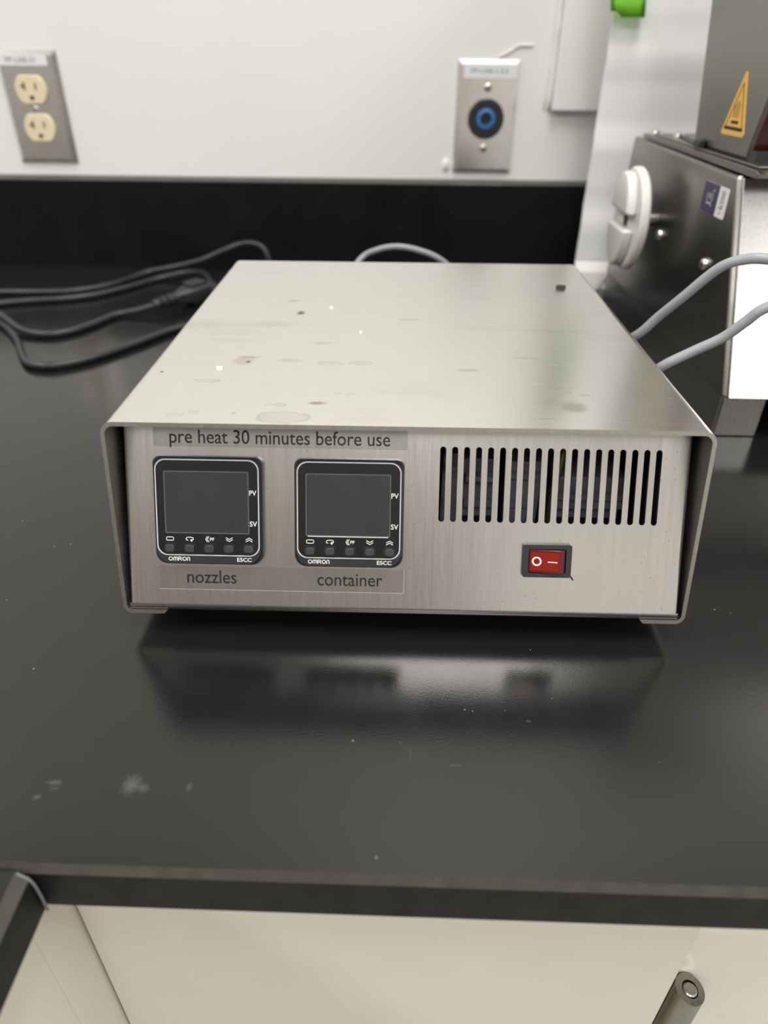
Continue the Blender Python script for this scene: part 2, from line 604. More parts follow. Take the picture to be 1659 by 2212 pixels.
# caulk and paint ridges on the wall
obj('caulk_ridge', tube(bmesh.new(), spline([(.098, YW - .0005, .2265), (.110, YW - .001, .2315), (.118, YW - .001, .2365), (.129, YW - .001, .2375), (.136, YW - .0003, .2365)]), [.0005, .0007] + [.0009] * 36 + [.0007, .0004, .0003]), 'caulk', WB, smooth=3)
obj('caulk_blob', lathe(bmesh.new(), [(0, .0026), (.002, .0024), (.0042, .0014), (.0052, 0)], T((.0445, YW, .1165)) @ Matrix.Rotation(math.pi / 2, 4, 'X') @ Matrix.Diagonal((1, 1.5, 1, 1)), 20), 'caulk', WB, smooth=3)

# raised cover strip on the wall
rc = empty('wall_cover_panel', (.24, YW, .175), 'white painted cover box on the wall above the backsplash', 'cover panel')
obj('cover', boxbm(-.0775, .09, -.013, 0, 0, 1.0, bev=.0015), 'wall', rc)
bd = bmesh.new()
tube(bd, [Vector((-.0795 + random.uniform(-.0006, .0006), -.0012, .0 + i * .012)) for i in range(80)], [random.uniform(.0017, .0030) for i in range(80)])
tube(bd, [Vector((-.0853 + random.uniform(-.0004, .0004), -.0003, .0 + i * .016)) for i in range(60)], [random.uniform(.0008, .0012) for i in range(60)], 8)
obj('caulk_seam', bd, 'caulk', rc, smooth=3)

# ------------------------------------------------------------------ bench
ct = empty('countertop', (0, .29, -BT), 'black resin bench top with a worn grey front edge', 'countertop')
BV = 0.0030
bm = bmesh.new()
prism(bm, [(YE + .0022, 0), (YE, -BV), (YE, -BT), (YB, -BT), (YB, 0)], 'x', -1.6, 1.6)
for f in bm.faces:
    n = f.normal
    f.material_index = 1 if (n.y < -.3 and n.z > .3) else (2 if n.y < -.9 else 0)
obj('slab', bm, None, ct, T((0, -.29, BT)), mats=['bench', 'bench_edge', 'bench_side'])
cw = empty('countertop_wing', (-.6, -.5, -BT), 'black bench top wing running forward at the lower left corner', 'countertop')
bm = bmesh.new()
XW = -.1222
prism(bm, [(-1.2, 0), (XW - .0042, 0), (XW, -BV), (XW, -BT), (-1.2, -BT)], 'y', -1.0, YE - .0012)
for f in bm.faces:
    n = f.normal
    f.material_index = 1 if (n.x > .3 and n.z > .2) else (2 if n.x > .9 else 0)
obj('slab', bm, None, cw, T((.6, .5, BT)), mats=['bench', 'bench_edge', 'bench_side'])
bm = bmesh.new()
tube(bm, spline([(XW - .0035, YE - .0018, .0), (XW + .0003, YE - .002, -.004), (XW + .0012, YE - .002, -.012), (XW + .0012, YE - .002, -.0222)]), .0005, 8)
tag(obj('joint_sealant', bm, 'sealant', cw, T((.6, .5, BT)), smooth=3), 'pale grey sealant in the corner joint')
bsp = tag(obj('backsplash', boxbm(-1.6, 1.6, YB, YW - .0005, 0, .1011, bev=.0012), 'splash'), 'long black backsplash standing along the white wall', 'backsplash')
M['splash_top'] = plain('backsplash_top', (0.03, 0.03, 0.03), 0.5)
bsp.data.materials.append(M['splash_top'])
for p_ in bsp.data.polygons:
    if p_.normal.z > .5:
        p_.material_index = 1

# cabinets under the bench
YD = -.0947
cb = empty('base_cabinet', (0, .2, FLOOR), 'cream base cabinet under the bench, middle one with a plain flat door', 'cabinet')
obj('body', boxbm(-.1285, .116, YD + .0195, .62, FLOOR, -BT), 'cream', cb, T((0, -.2, -FLOOR)))
dr = obj('door', boxbm(-.1302, .1215, YD, YD + .018, FLOOR + .1, -BT - .001, bev=.0007), 'cream', cb, T((0, -.2, -FLOOR)))
obj('edge_band', boxbm(.1216, .1220, YD + .0008, YD + .0175, FLOOR + .1, -BT - .002), 'cream_edge', dr)
cr = empty('base_cabinet', (.36, .2, FLOOR), 'cream base cabinet at the lower right beside the steel hinge', 'cabinet')
obj('body', boxbm(.1230, .62, -.0712, .62, FLOOR, -BT), 'cream', cr, T((-.36, -.2, -FLOOR)))
pr = [(-.0710, -.0975)] + [(-.0741 - .0044 * math.sin(math.radians(t)), -.0975 - .0044 + .0044 * math.cos(math.radians(t))) for t in range(0, 91, 10)] + [(-.0785, -.35), (-.0710, -.35)]
obj('drawer_front', prism(bmesh.new(), pr, 'x', .1275, .60), 'cream_gloss', cr, T((-.36, -.2, -FLOOR)), smooth=.5)
HP = T((.1385 - .36, YD + .0090 - .2, -.1370 - FLOOR))
hg = bmesh.new()
pts = circ(0, 0, .0068, 32)
lo = [hg.verts.new((x, y, -.036)) for x, y in pts]
hi = [hg.verts.new((x, y, -.0008 + .12 * y - .15 * x)) for x, y in pts]
hn = [hg.verts.new((x * .56, y * .56, -.0008 + .12 * y * .56 - .15 * x * .56)) for x, y in pts]
hd = [hg.verts.new((x * .56, y * .56, -.006)) for x, y in pts]
for A_, B_ in ((lo, hi), (hi, hn), (hn, hd)):
    for i in range(32):
        hg.faces.new((A_[i], A_[(i + 1) % 32], B_[(i + 1) % 32], B_[i]))
hg.faces.new(hd)
bmesh.ops.recalc_face_normals(hg, faces=hg.faces[:])
hk = obj('hinge_knuckle', hg, 'hinge', cr, HP, smooth=.6)
hb = lathe(bmesh.new(), [(.0068, -.075), (.0068, -.0375)], None, 32)
lathe(hb, [(.0064, -.0378), (.0064, -.0358)], None, 32)
obj('hinge_lower_knuckle', hb, 'hinge', cr, HP, smooth=.6)
hb = lathe(bmesh.new(), [(.0033, -.030), (.0033, -.0010), (.0026, -.0004), (0, -.0002)], None, 24)
obj('hinge_pin', hb, 'hinge', hk, smooth=.6)
obj('hinge_leaf', boxbm(-.0120, -.0045, .0050, .0066, -.070, -.002), 'hinge', cr, HP)
cl = empty('base_cabinet', (-.4, -.5, FLOOR), 'cream side of the base cabinet under the bench wing at lower left', 'cabinet')
obj('body', boxbm(-.66, -.1312, -1.0, -.11690, FLOOR, -BT, bev=.0003), 'cream', cl, T((.4, .5, -FLOOR)))
obj('filler_strip', boxbm(-.20, -.1312, -.11685, -.075, FLOOR, -BT, bev=.0003), 'cream', cl, T((.4, .5, -FLOOR)))

# ------------------------------------------------------------------ wall plates
PW, PH = .0358, .0584


def wall_plate(bm):
    """Bevelled steel plate, local x right, y up, z out of the wall."""
    lo = [bm.verts.new((sx * PW, sy * PH, 0)) for sx, sy in ((1, 1), (-1, 1), (-1, -1), (1, -1))]
    hi = [bm.verts.new((sx * (PW - .0055), sy * (PH - .0055), .0052)) for sx, sy in ((1, 1), (-1, 1), (-1, -1), (1, -1))]
    bm.faces.new(hi)
    for i in range(4):
        j = (i + 1) % 4
        bm.faces.new((lo[i], lo[j], hi[j], hi[i]))
    bm.faces.new(list(reversed(lo)))
    bmesh.ops.recalc_face_normals(bm, faces=bm.faces[:])
    bmesh.ops.bevel(bm, geom=[e for e in bm.edges], offset=.0006, segments=2, affect='EDGES')
    return bm


WALLM = Matrix.Rotation(math.pi / 2, 4, 'X')   # local z -> -y, local y -> +z


def wm(x, y, z=0):
    return WALLM @ T((x, y, z))


def screw(parent, mtx, r=.0035, mat='chrome'):
    bm = lathe(bmesh.new(), [(r, 0), (r, .0006), (r * .8, .0013), (r * .4, .0016), (0, .0017)], None, 20)
    o = obj('screw', bm, mat, parent, mtx, smooth=3)
    obj('screw_slot', boxbm(-r * .75, r * .75, -r * .13, r * .13, .0012, .0018), 'slot', o)
    return o


lp = empty('duplex_outlet', (-.44034, YW, .17173), 'steel wall plate with two ivory power sockets, above the backsplash', 'outlet')
obj('plate', wall_plate(bmesh.new()), 'steel_plate', lp, WALLM)
for sy in (.0195, -.0195):
    pts = []
    for i in range(48):
        a = 2 * math.pi * i / 48
        pts.append((.0178 * math.cos(a), max(-.0142, min(.0142, .0178 * math.sin(a)))))
    rcp = obj('receptacle', prism(bmesh.new(), pts, 'z', .004, .0085, bev=.0008), 'ivory', lp, wm(0, sy))
    b_ = boxbm(-.0078, -.0054, -.0008, .0072, .0080, .00865)
    bx(b_, -.0108, -.0078, .0022, .0042, .0080, .00865)
    obj('slot', b_, 'slot', rcp)
    obj('slot', boxbm(.0056, .0076, -.0002, .0066, .0080, .00865), 'slot', rcp)
    obj('ground_hole', prism(bmesh.new(), [(.0026 * math.cos(math.radians(t)), -.0082 + .0026 * math.sin(math.radians(t))) for t in range(180, 361, 15)] + [(.0026, -.0062), (-.0026, -.0062)], 'z', .0080, .00865), 'slot', rcp)
screw(lp, wm(0, 0, .0052), .0034, 'steel_plate')
lb = obj('label_strip', boxbm(-.0320, .0252, .0430, .0535, .0052, .0055), 'white_label', lp, wm(0, 0))
obj('lettering', shift(text_bm('PP-LAB-31', .034, .0052, 'L', .01), -.0225, .0458, .0055), 'grey_ink', lb)

rp = empty('connector_outlet', (.088, YW, .16636), 'steel wall plate with a round black and blue connector socket', 'outlet')
obj('plate', wall_plate(bmesh.new()), 'steel_plate_b', rp, WALLM)
sk = obj('socket_body', lathe(bmesh.new(), [(.0207, .004), (.0207, .0078), (.0196, .0086), (.0118, .0086), (.0112, .0062), (0, .0062)], None, 48), 'socket', rp, wm(0, -.0005), smooth=.6)
obj('socket_ring', lathe(bmesh.new(), [(.0110, .0062), (.0110, .0088), (.0104, .0092), (.0068, .0092), (.0064, .0086), (.0064, .0062)], None, 40), 'blue', sk, smooth=.6)
screw(rp, wm(0, .0308, .0052), .0042)
screw(rp, wm(0, -.0308, .0052), .0042)
lb = obj('label_strip', boxbm(-.0282, .0308, .0400, .0528, .0052, .0055), 'white_label', rp, wm(0, 0))
obj('lettering', shift(text_bm('PP-LAB-1,3,5', .042, .0042, 'L', .005), -.0205, .0448, .0055), 'grey_ink', lb)

# ------------------------------------------------------------------ heater control box
PSI = 0.00718
W2, ZT, ZB, YT, DEP = .25582 / 2, .09818, .01101, .02001, .29264
TH = .0018
BOX = empty('heater_control_box', (0, 0, 0), 'brushed steel control box with two black temperature displays and vent slots', 'control box', rz=PSI)


def cover_profile(off):
    """Half-open channel outline (x,z), inset by off."""
    r1, r2 = .0055 - off, .0042 - off
    h, t, b = W2 - off, ZT - off, ZB + off
    out = [(-h + .0185, b)]
    for i in range(9):
        a = math.radians(270 - 90 * i / 8)
        out.append((-h + r2 + r2 * math.cos(a), b + r2 + r2 * math.sin(a)))
    for i in range(9):
        a = math.radians(180 - 90 * i / 8)
        out.append((-h + r1 + r1 * math.cos(a), t - r1 + r1 * math.sin(a)))
    return out + [(-x, z) for x, z in reversed(out)]


bm = bmesh.new()
O_, I_ = cover_profile(0), cover_profile(TH)


def yf(z):
    return YT * (z - ZB) / (ZT - ZB)


of = [bm.verts.new((x, yf(z), z)) for x, z in O_]
ob = [bm.verts.new((x, DEP, z)) for x, z in O_]
jf = [bm.verts.new((x, yf(z), z)) for x, z in I_]
jb = [bm.verts.new((x, DEP, z)) for x, z in I_]
n = len(O_)
for i in range(n - 1):
    bm.faces.new((of[i], of[i + 1], ob[i + 1], ob[i]))
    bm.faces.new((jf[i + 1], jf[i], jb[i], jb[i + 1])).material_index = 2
    f = bm.faces.new((of[i + 1], of[i], jf[i], jf[i + 1]))
    f.material_index = 1
    f = bm.faces.new((ob[i], ob[i + 1], jb[i + 1], jb[i]))
    f.material_index = 1
for i in (0, n - 1):
    bm.faces.new((of[i], ob[i], jb[i], jf[i]))
bmesh.ops.recalc_face_normals(bm, faces=bm.faces[:])
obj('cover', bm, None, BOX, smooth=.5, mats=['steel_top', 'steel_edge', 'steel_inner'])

# leaning front panel: local x = across, y = up the slope, z = out
PA, PO = .40963, Vector((0, -.00066, .01328))
PM = Matrix(((1, 0, 0), (0, math.sin(PA), math.cos(PA)), (0, -math.cos(PA), math.sin(PA)))).to_4x4()
PM = Matrix(((1, 0, 0, PO.x), (0, math.sin(PA), -math.cos(PA), PO.y), (0, math.cos(PA), math.sin(PA), PO.z), (0, 0, 0, 1)))
mm = .001
bm = bmesh.new()
holes = []
for i in range(19):
    cx = (16.35 + 5.2 * i) * mm
    r = 1.32 * mm
    hp = [(cx + r * math.cos(math.radians(t)), 75.75 * mm + r * math.sin(math.radians(t))) for t in range(0, 181, 20)]
    hp += [(cx + r * math.cos(math.radians(t)), 45.1 * mm + r * math.sin(math.radians(t))) for t in range(180, 361, 20)]
    holes.append(hp)
BR = .0018
UX = .1224
holed(bm, [(-UX, .0036), (UX, .0036), (UX, .0895), (-UX, .0895)], holes, -.0015, 0)
for f in bm.faces:
    f.material_index = 0
# side bends going back into the box
for s in (-1, 1):
    arc = [(s * UX + s * BR * math.sin(math.radians(t)), -BR + BR * math.cos(math.radians(t))) for t in range(0, 91, 15)]
    arc.append((arc[-1][0], -.0040))
    pv = None
    for (x, z) in arc:
        v2 = (bm.verts.new((x, .0036, z)), bm.verts.new((x, .0895, z)))
        if pv:
            bm.faces.new((pv[0], v2[0], v2[1], pv[1]))
        pv = v2
# bottom bend rolling under into the floor of the box
arc = []
BB = .0036
for t in range(0, 91 - 23 + 1, 8):
    a = math.radians(t)
    arc.append((.0036 - BB * math.sin(a), -BB + BB * math.cos(a)))
pv = None
for (y, z) in arc:
    v2 = (bm.verts.new((-UX - BR, y, z)), bm.verts.new((UX + BR, y, z)))
    if pv:
        bm.faces.new((pv[0], pv[1], v2[1], v2[0]))
    pv = v2
bmesh.ops.recalc_face_normals(bm, faces=bm.faces[:])
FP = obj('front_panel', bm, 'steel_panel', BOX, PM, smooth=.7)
bl = PM @ Vector((0, arc[-1][0], arc[-1][1]))
obj('floor_plate', boxbm(-UX - BR, UX + BR, bl.y, DEP - .004, bl.z - .0002, bl.z + .0013), 'interior', BOX)
obj('rear_plate', boxbm(-UX - BR, UX + BR, DEP - .0045, DEP - .003, bl.z, ZT - TH - .0005), 'steel_machine', BOX)
for i, (x0, x1, z0, z1) in enumerate(((.020, .030, .014, .056), (.031, .050, .014, .050), (.054, .072, .014, .052), (.080, .118, .014, .040))):
    b_ = boxbm(x0, x1, .075 + .006 * (i % 2), .12, z0, z1, bev=.001)
    bx(b_, x0 + .001, x1 - .001, .072, .076, z0 + .012, z0 + .016)
    bx(b_, x0 + .001, x1 - .001, .071, .076, z1 - .008, z1 - .005)
    obj('terminal_block', b_, 'block', BOX)
obj('ground_wire', tube(bmesh.new(), spline([(.072, .05, .03), (.071, .045, .05), (.074, .05, .072), (.080, .07, .085), (.09, .1, .08)]), .0014, 10), 'pcb', BOX, smooth=3)
for fx in (-.105, .105):
    for fy in (.035, .255):
        obj('rubber_foot', lathe(bmesh.new(), [(.0075, 0), (.009, .0005), (.0095, ZB + .0012), (0, ZB + .0012)], None, 24), 'rubber', BOX, T((fx, fy, .0)), smooth=.6)

# printed tape labels
t1 = obj('tape_label', boxbm(-.1106, .0008, .0752, .0853, 0, .00008), 'tape', BOX, PM @ T((0, 0, .00005)))
obj('lettering', shift(text_bm('pre heat 30 minutes before use', .0966, .0039, 'x', .004), -.1034, .0768, .00008), 'ink', t1)
t2 = obj('tape_label', boxbm(-.1103, .0004, .0105, .0214, 0, .00008), 'tape', BOX, PM @ T((0, 0, .00005)))
obj('lettering', shift(text_bm('nozzles', .0223, .0039, 'x', .004), -.0976, .0136, .00008), 'ink', t2)
obj('lettering', shift(text_bm('container', .0293, .0039, 'x', .004), -.0386, .0135, .00008), 'ink', t2)
b_ = bmesh.new()
for (a0, a1, c0, c1) in ((-.1103, .0004, .01048, .01058), (.0003, .0004, .0105, .0214)):
    bx(b_, a0, a1, c0, c1, .00006, .00011)
obj('tape_edge', b_, 'print_g', t2)


def icon_strokes(kind, cx, cy):
    b2 = bmesh.new()
    w_ = .00030
    if kind == 0:
        stroke(b2, rrect(cx - .00155, cx + .00155, cy - .00075, cy + .00075, .0005, 3), w_, True)
    elif kind == 1:
        stroke(b2, [(cx - .0008, cy - .0006), (cx - .0014, cy - .0005), (cx - .0017, cy), (cx - .0013, cy + .0006), (cx - .0006, cy + .00075), (cx + .0006, cy + .00075),
                    (cx + .0013, cy + .0006), (cx + .0016, cy), (cx + .0013, cy - .0005), (cx + .0006, cy - .0006)], w_)
        prism(b2, [(cx + .0001, cy - .0006), (cx + .0010, cy + .0001), (cx + .0010, cy - .0014)], 'z', 0, .00006)
    elif kind == 2:
        for d in (0, .0007):
            stroke(b2, [(cx - .0010 + d, cy + .0012), (cx - .0017 + d, cy), (cx - .0010 + d, cy - .0012)], w_)
        join(b2, shift(text_bm('PF', .0019, .0014, 'F', .01), cx + .0002, cy - .0007))
    else:
        s = 1 if kind == 4 else -1
        for d in (-.00045, .00045):
            stroke(b2, [(cx - .0014, cy + d - s * .0004), (cx, cy + d + s * .0004), (cx + .0014, cy + d - s * .0004)], w_)
    return b2


def arcp(cx, cy, rx, ry, a0, a1, n=10):
    return [(cx + rx * math.cos(math.radians(a0 + (a1 - a0) * i / n)), cy + ry * math.sin(math.radians(a0 + (a1 - a0) * i / n))) for i in range(n + 1)]


def logo_bm():
    b2 = bmesh.new()
    h, w_ = .0015, .00036
    x = .0062
    stroke(b2, circ(x + .0008, h / 2, .0008, 16, h / 2), w_, True)                       # O
    x += .0021
    for s in (0, .00085):                                                                # round m
        stroke(b2, [(x + s, 0), (x + s, h * .6)] + arcp(x + s + .00042, h * .6, .00042, h * .4, 180, 0) + [(x + s + .00085, 0)], w_)
    x += .0022
    stroke(b2, [(x, 0), (x, h), (x + .0008, h)] + arcp(x + .0008, h * .74, .0004, h * .26, 90, -90, 6) + [(x + .0001, h * .48)], w_)
    stroke(b2, [(x + .0007, h * .46), (x + .0013, 0)], w_)
    x += .0019
    stroke(b2, circ(x + .00075, h / 2, .0008, 16, h / 2), w_, True)
    x += .0020
    stroke(b2, [(x, 0), (x, h * .6)] + arcp(x + .0005, h * .6, .0005, h * .4, 180, 0) + [(x + .0010, 0)], w_)
    return b2


def controller(u, v, lab, bright):
    mt = PM @ T((u, v, 0))
    b2 = bmesh.new()
    holed(b2, rrect(0, .048, 0, .048, .0042, 5, (.0030, .0030, .0052, .0052)), [], 0, .0030)
    C = obj('temperature_controller', b2, 'abs', BOX, mt)
    tag(C, lab)
    # front bezel with chamfer
    A = rrect(0.0002, .0478, 0.0002, .0478, .005, 6, (.0042, .0042, .006, .006))
    B = rrect(0.0012, .0468, 0.0008, .0472, .0048, 6, (.004, .004, .0058, .0058))
    b2 = bmesh.new()
    va = [b2.verts.new((x, y, .0030)) for x, y in A]
    vb = [b2.verts.new((x, y, .0046)) for x, y in B]
    b2.faces.new(vb)
    for i in range(len(A)):
        j = (i + 1) % len(A)
        b2.faces.new((va[i], va[j], vb[j], vb[i]))
    obj('bezel', b2, 'abs', C, smooth=.5)
    FO = rrect(.0013, .0467, .0042, .0470, .0046, 8)
    FI = rrect(.00175, .04625, .00465, .04655, .0043, 8)
    obj('white_outline', frame(bmesh.new(), FO, FI, .0044, .00475), 'print_g', C)
    obj('face', holed(bmesh.new(), FI, [], .0044, .00468), 'abs_face', C)
    obj('display', holed(bmesh.new(), rrect(.0054, .0420, .0145, .0416, .0005, 2), [], .0045, .00478), 'screen', C)
    obj('display_rim', frame(bmesh.new(), rrect(.0051, .0423, .0142, .0419, .0006, 2), rrect(.0056, .0418, .0147, .0414, .0004, 2), .0045, .00482), 'screen_rim', C)
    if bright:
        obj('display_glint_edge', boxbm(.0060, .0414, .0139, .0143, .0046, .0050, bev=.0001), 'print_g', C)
    for i in range(5):
        cx = .00705 + .00875 * i
        b3 = prism(bmesh.new(), rrect(cx - .0021, cx + .0021, .0058, .0093, .0012, 5), 'z', .0046, .0060, bev=.0004)
        obj('button', b3, 'button', C)
        obj('button_surround', frame(bmesh.new(), rrect(cx - .0026, cx + .0026, .0053, .0098, .0015, 5), rrect(cx - .0023, cx + .0023, .0056, .0095, .0013, 5), .0046, .00485), 'abs', C)
        obj('button_icon', shift(icon_strokes(i, cx, .0117), 0, 0, .00469), 'print_w', C)
    obj('lettering', shift(text_bm('PV', .0031, .0022, 'V', .008), .0425, .0315, .00469), 'print_w', C)
    obj('lettering', shift(text_bm('SV', .0032, .0022, 'V', .008), .0425, .0178, .00469), 'print_w', C)
    obj('lettering', shift(logo_bm(), 0, .0019, .0046), 'print_w', C)
    obj('lettering', shift(text_bm('E5CC', .0064, .0017, 'E', .015), .0366, .0018, .0046), 'print_w', C)


controller(-.1103, .02315, 'black square temperature controller above the word nozzles', False)
controller(-.04834, .02300, 'black square temperature controller above the word container', True)

# rocker switch
SM = PM @ T((.0637, .0272, 0))
b2 = bmesh.new()
frame(b2, rrect(-.0107, .0107, -.0074, .0074, .0009, 3), rrect(-.0083, .0083, -.0055, .0055, .0005, 3), 0, .0022)
bx(b2, -.0084, .0084, -.0056, .0056, 0, .0004)
SW = tag(obj('rocker_switch', b2, 'abs', BOX, SM), 'black framed red rocker switch')
rk = prism(bmesh.new(), [(-.0080, .0004), (-.0080, .0016), (.0054, .0046), (.0072, .0034), (.0080, .0004)], 'y', -.0052, .0052, bev=.0003)
RK = obj('rocker', rk, 'lens_dark', SW)
ang = math.atan2(.0030, .0134)
RM = T((-.0013, 0, .00318)) @ Matrix.Rotation(-ang, 4, 'Y')
b2 = boxbm(-.0061, .0062, -.0041, .0041, 0, .00006)
obj('rocker_lens', b2, 'lens', SW, RM)
b2 = bmesh.new()
frame(b2, circ(-.0035, 0, .0021, 24), circ(-.0035, 0, .0014, 24), .00006, .00012)
bx(b2, .0013, .0054, -.00022, .00022, .00006, .00012)
obj('rocker_symbols', b2, 'print_w', SW, RM)
obj('wire_end', tube(bmesh.new(), spline([(.0098, -.0068, .0008), (.0112, -.0072, .0010), (.0122, -.0088, .0008)]), .0003, 8), 'ink', SW, smooth=3)

# crumbs and flakes lying on the cover (box frame)
BR_ = Matrix.Rotation(PSI, 4, 'Z')


def flake(name, x, y, s, mat, label, cat, h=.0006, kx=1.0):
    b2 = bmesh.new()
    pts = [(kx * s * random.uniform(.7, 1.1) * math.cos(a), s * random.uniform(.7, 1.1) * math.sin(a)) for a in [2 * math.pi * i / 7 for i in range(7)]]
    prism(b2, pts, 'z', 0, h, bev=.0001)
    p_ = BR_ @ Vector((x, y, ZT))
    o = obj(name, b2, mat, None, T(p_))
    return tag(o, label, cat)


flake('paint_flake', -.0910, .0807, .0017, 'flake', 'largest white flake on the left of the steel cover', 'flake')
flake('paint_flake', -.0450, .1797, .0012, 'flake', 'small white flake toward the back of the steel cover', 'flake')
flake('paint_flake', -.0250, .1358, .0009, 'flake', 'tiny white flake near the middle of the steel cover', 'flake')
flake('dark_crumb', .1033, .2289, .0026, 'crumb', 'dark triangular crumb at the back right of the steel cover', 'crumb', .0018, 1.5)

# ------------------------------------------------------------------ steel machine on the right
MX = .2187
MC = empty('steel_machine', (MX, .37, 0), 'steel bench machine with slanted front and white plastic hub beside the box', 'machine')
IM = T((-MX, -.37, 0))
XR = .52
body = prism(bmesh.new(), [(.2120, .0300), (.2790, .1590), (.2800, .1600), (.5330, .1625), (.5500, .0300)], 'x', MX, XR, bev=.0022, seg=3)
obj('body', body, 'steel_machine', MC, IM, smooth=.6)
fr = prism(bmesh.new(), [(.2112, .0296), (.2785, .1588), (.2770, .1597), (.2097, .0304)], 'x', MX + .0035, XR, bev=.0006)
obj('front_panel', fr, 'steel_front', MC, IM)
for (x0, x1, y0, y1) in ((.2208, .2505, .2136, .245), (.47, .50, .2132, .245), (.2300, .262, .49, .53), (.47, .50, .49, .53)):
    obj('leg', boxbm(x0, x1, y0, y1, 0, .0297, bev=.001), 'steel_front', MC, IM)
obj('side_skirt', boxbm(MX + .0002, MX + .0020, .2140, .546, .0015, .0310), 'steel_machine', MC, IM)
pl = prism(bmesh.new(), [(.512, .1628), (.520, .1650), (.520, .1664), (.262, .1658), (.256, .1640), (.262, .1612)], 'x', .2225, XR - .02, bev=.0004)
obj('top_plate', pl, 'steel_machine', MC, IM)
obj('top_plate', boxbm(.2262, XR - .02, .268, .50, .1662, .1676, bev=.0004), 'steel_machine', MC, IM)
TX = .2300
tw = prism(bmesh.new(), [(.3010, .1690), (.2890, .2100), (.2620, .3000), (.2450, .4200), (.4720, .4200), (.4330, .2640), (.4030, .1690)], 'x', TX, XR - .03, bev=.0008)
obj('tower', tw, 'steel_machine', MC, IM)
obj('tower_foot', boxbm(TX + .002, XR - .04, .292, .405, .1674, .1695), 'interior', MC, IM)
am = prism(bmesh.new(), [(.2990, .1745), (.2876, .2100), (.2606, .3000), (.2436, .4200), (.2370, .4200), (.2540, .3000), (.2810, .2100), (.2930, .1745)], 'x', TX + .0003, TX + .0105, bev=.0003)
obj('amber_window', am, 'amber', MC, IM)
obj('window_frame', boxbm(TX + .001, TX + .0105, .288, .300, .1674, .1744), 'abs', MC, IM)
fm = prism(bmesh.new(), [(.2990, .168), (.2870, .2100), (.2600, .3000), (.2430, .4200), (.2330, .4200), (.2500, .3000), (.2780, .2100), (.2900, .168)], 'x', TX + .0108, TX + .0120)
obj('window_frame', fm, 'abs', MC, IM)
fm = prism(bmesh.new(), [(.2990, .168), (.2870, .2100), (.2600, .3000), (.2430, .4200), (.2350, .4200), (.2520, .3000), (.2790, .2100), (.2910, .168)], 'x', TX + .0125, XR - .04)
obj('tower_front', fm, 'steel_front', MC, IM)
SIDE = Matrix.Rotation(math.pi / 2, 4, 'Z') @ Matrix.Rotation(math.pi / 2, 4, 'X')     # local x->+y, y->+z, z->+x
SIDEN = Matrix(((0, 0, -1, 0), (-1, 0, 0, 0), (0, 1, 0, 0), (0, 0, 0, 1)))             # local x->-y, y->+z, z->-x


def side(y, z, x=MX):
    return IM @ T((x, y, z)) @ SIDEN


for (y, z) in ((.401, .0985), (.2935, .1000)):
    b2 = lathe(bmesh.new(), [(.0042, 0), (.0042, .0022), (.0035, .0036), (.002, .0042), (0, .0043)], None, 24)
    obj('screw', b2, 'chrome', MC, side(y, z), smooth=.7)
for (x, y) in ((.2300, .507), (.2420, .478)):
    b2 = lathe(bmesh.new(), [(.0052, 0), (.0052, .0016), (.0044, .0040), (.002, .0050), (0, .0052)], None, 24)
    obj('bolt', b2, 'chrome', MC, IM @ T((x, y, .1655)), smooth=.7)
b2 = prism(bmesh.new(), [(.2430, .470), (.2440, .462), (.2360, .400), (.2290, .382), (.2250, .384), (.2290, .404), (.2390, .468)], 'z', .1676, .1690, bev=.0004)
bx(b2, .2250, .2298, .378, .392, .1676, .1728, bev=.001)
obj('latch_lever', b2, 'abs', MC, IM)

# white plastic hub on the side
HM = IM @ T((MX - .0190, .4200, .1075)) @ SIDEN
b2 = lathe(bmesh.new(), [(0, .0), (.0400, .0), (.0418, .002), (.0418, .0060), (.0400, .0080), (0, .0080)], None, 64)
obj('hub_shaft', lathe(bmesh.new(), [(.0055, .001), (.0055, -.0190)], None, 24), 'steel_machine', MC, HM, smooth=3)
HB = tag(obj('hub_flange', b2, 'hdpe', MC, HM, smooth=.6), 'white round plastic hub')
for sgn in (1, -1):
    pts = []
    r = .0385
    c0 = .0068 if sgn > 0 else .0045
    a0 = math.degrees(math.asin(c0 / r))
    for i in range(25):
        a = math.radians(a0 + (180 - 2 * a0) * i / 24)
        pts.append((.70 * r * math.cos(a), sgn * r * math.sin(a)))
    b2 = prism(bmesh.new(), pts, 'z', .0076, .0165, bev=.0028, seg=3)
    obj('hub_boss', b2, 'hdpe', HB, smooth=.6)
obj('hub_bore', lathe(bmesh.new(), [(.0065, .0078), (.0065, .0084), (0, .0084)], None, 32), 'interior', HB)

# warning label on the tower side
wl = prism(bmesh.new(), [(-.0174, -.0203), (.0204, -.0198), (.0222, -.0180), (.0035, .0182), (.0016, .0190), (-.0002, .0182), (-.0190, -.0186)], 'z', 0, .0003)
WL = tag(obj('warning_label', wl, 'yellow', MC, side(.3345, .2000, TX)), 'yellow triangular warning label')
b2 = bmesh.new()
stroke(b2, [(-.0130, -.0150), (.0018, .0120)], .0010, z0=.0003, z1=.00036)
stroke(b2, [(.0160, -.0150), (.0018, .0120)], .0010, z0=.0003, z1=.00036)
stroke(b2, [(-.0140, -.0158), (.0168, -.0156)], .0022, z0=.0003, z1=.00037)
stroke(b2, [(-.0040, -.0118), (.0070, -.0117)], .0020, z0=.0003, z1=.00036)
for q in (-.005, -.0022, .0006, .0034):
    stroke(b2, [(q + .001, -.0085), (q + .001, .0015 - abs(q) * .6)], .0009, z0=.0003, z1=.00036)
obj('lettering', b2, 'ink', WL)

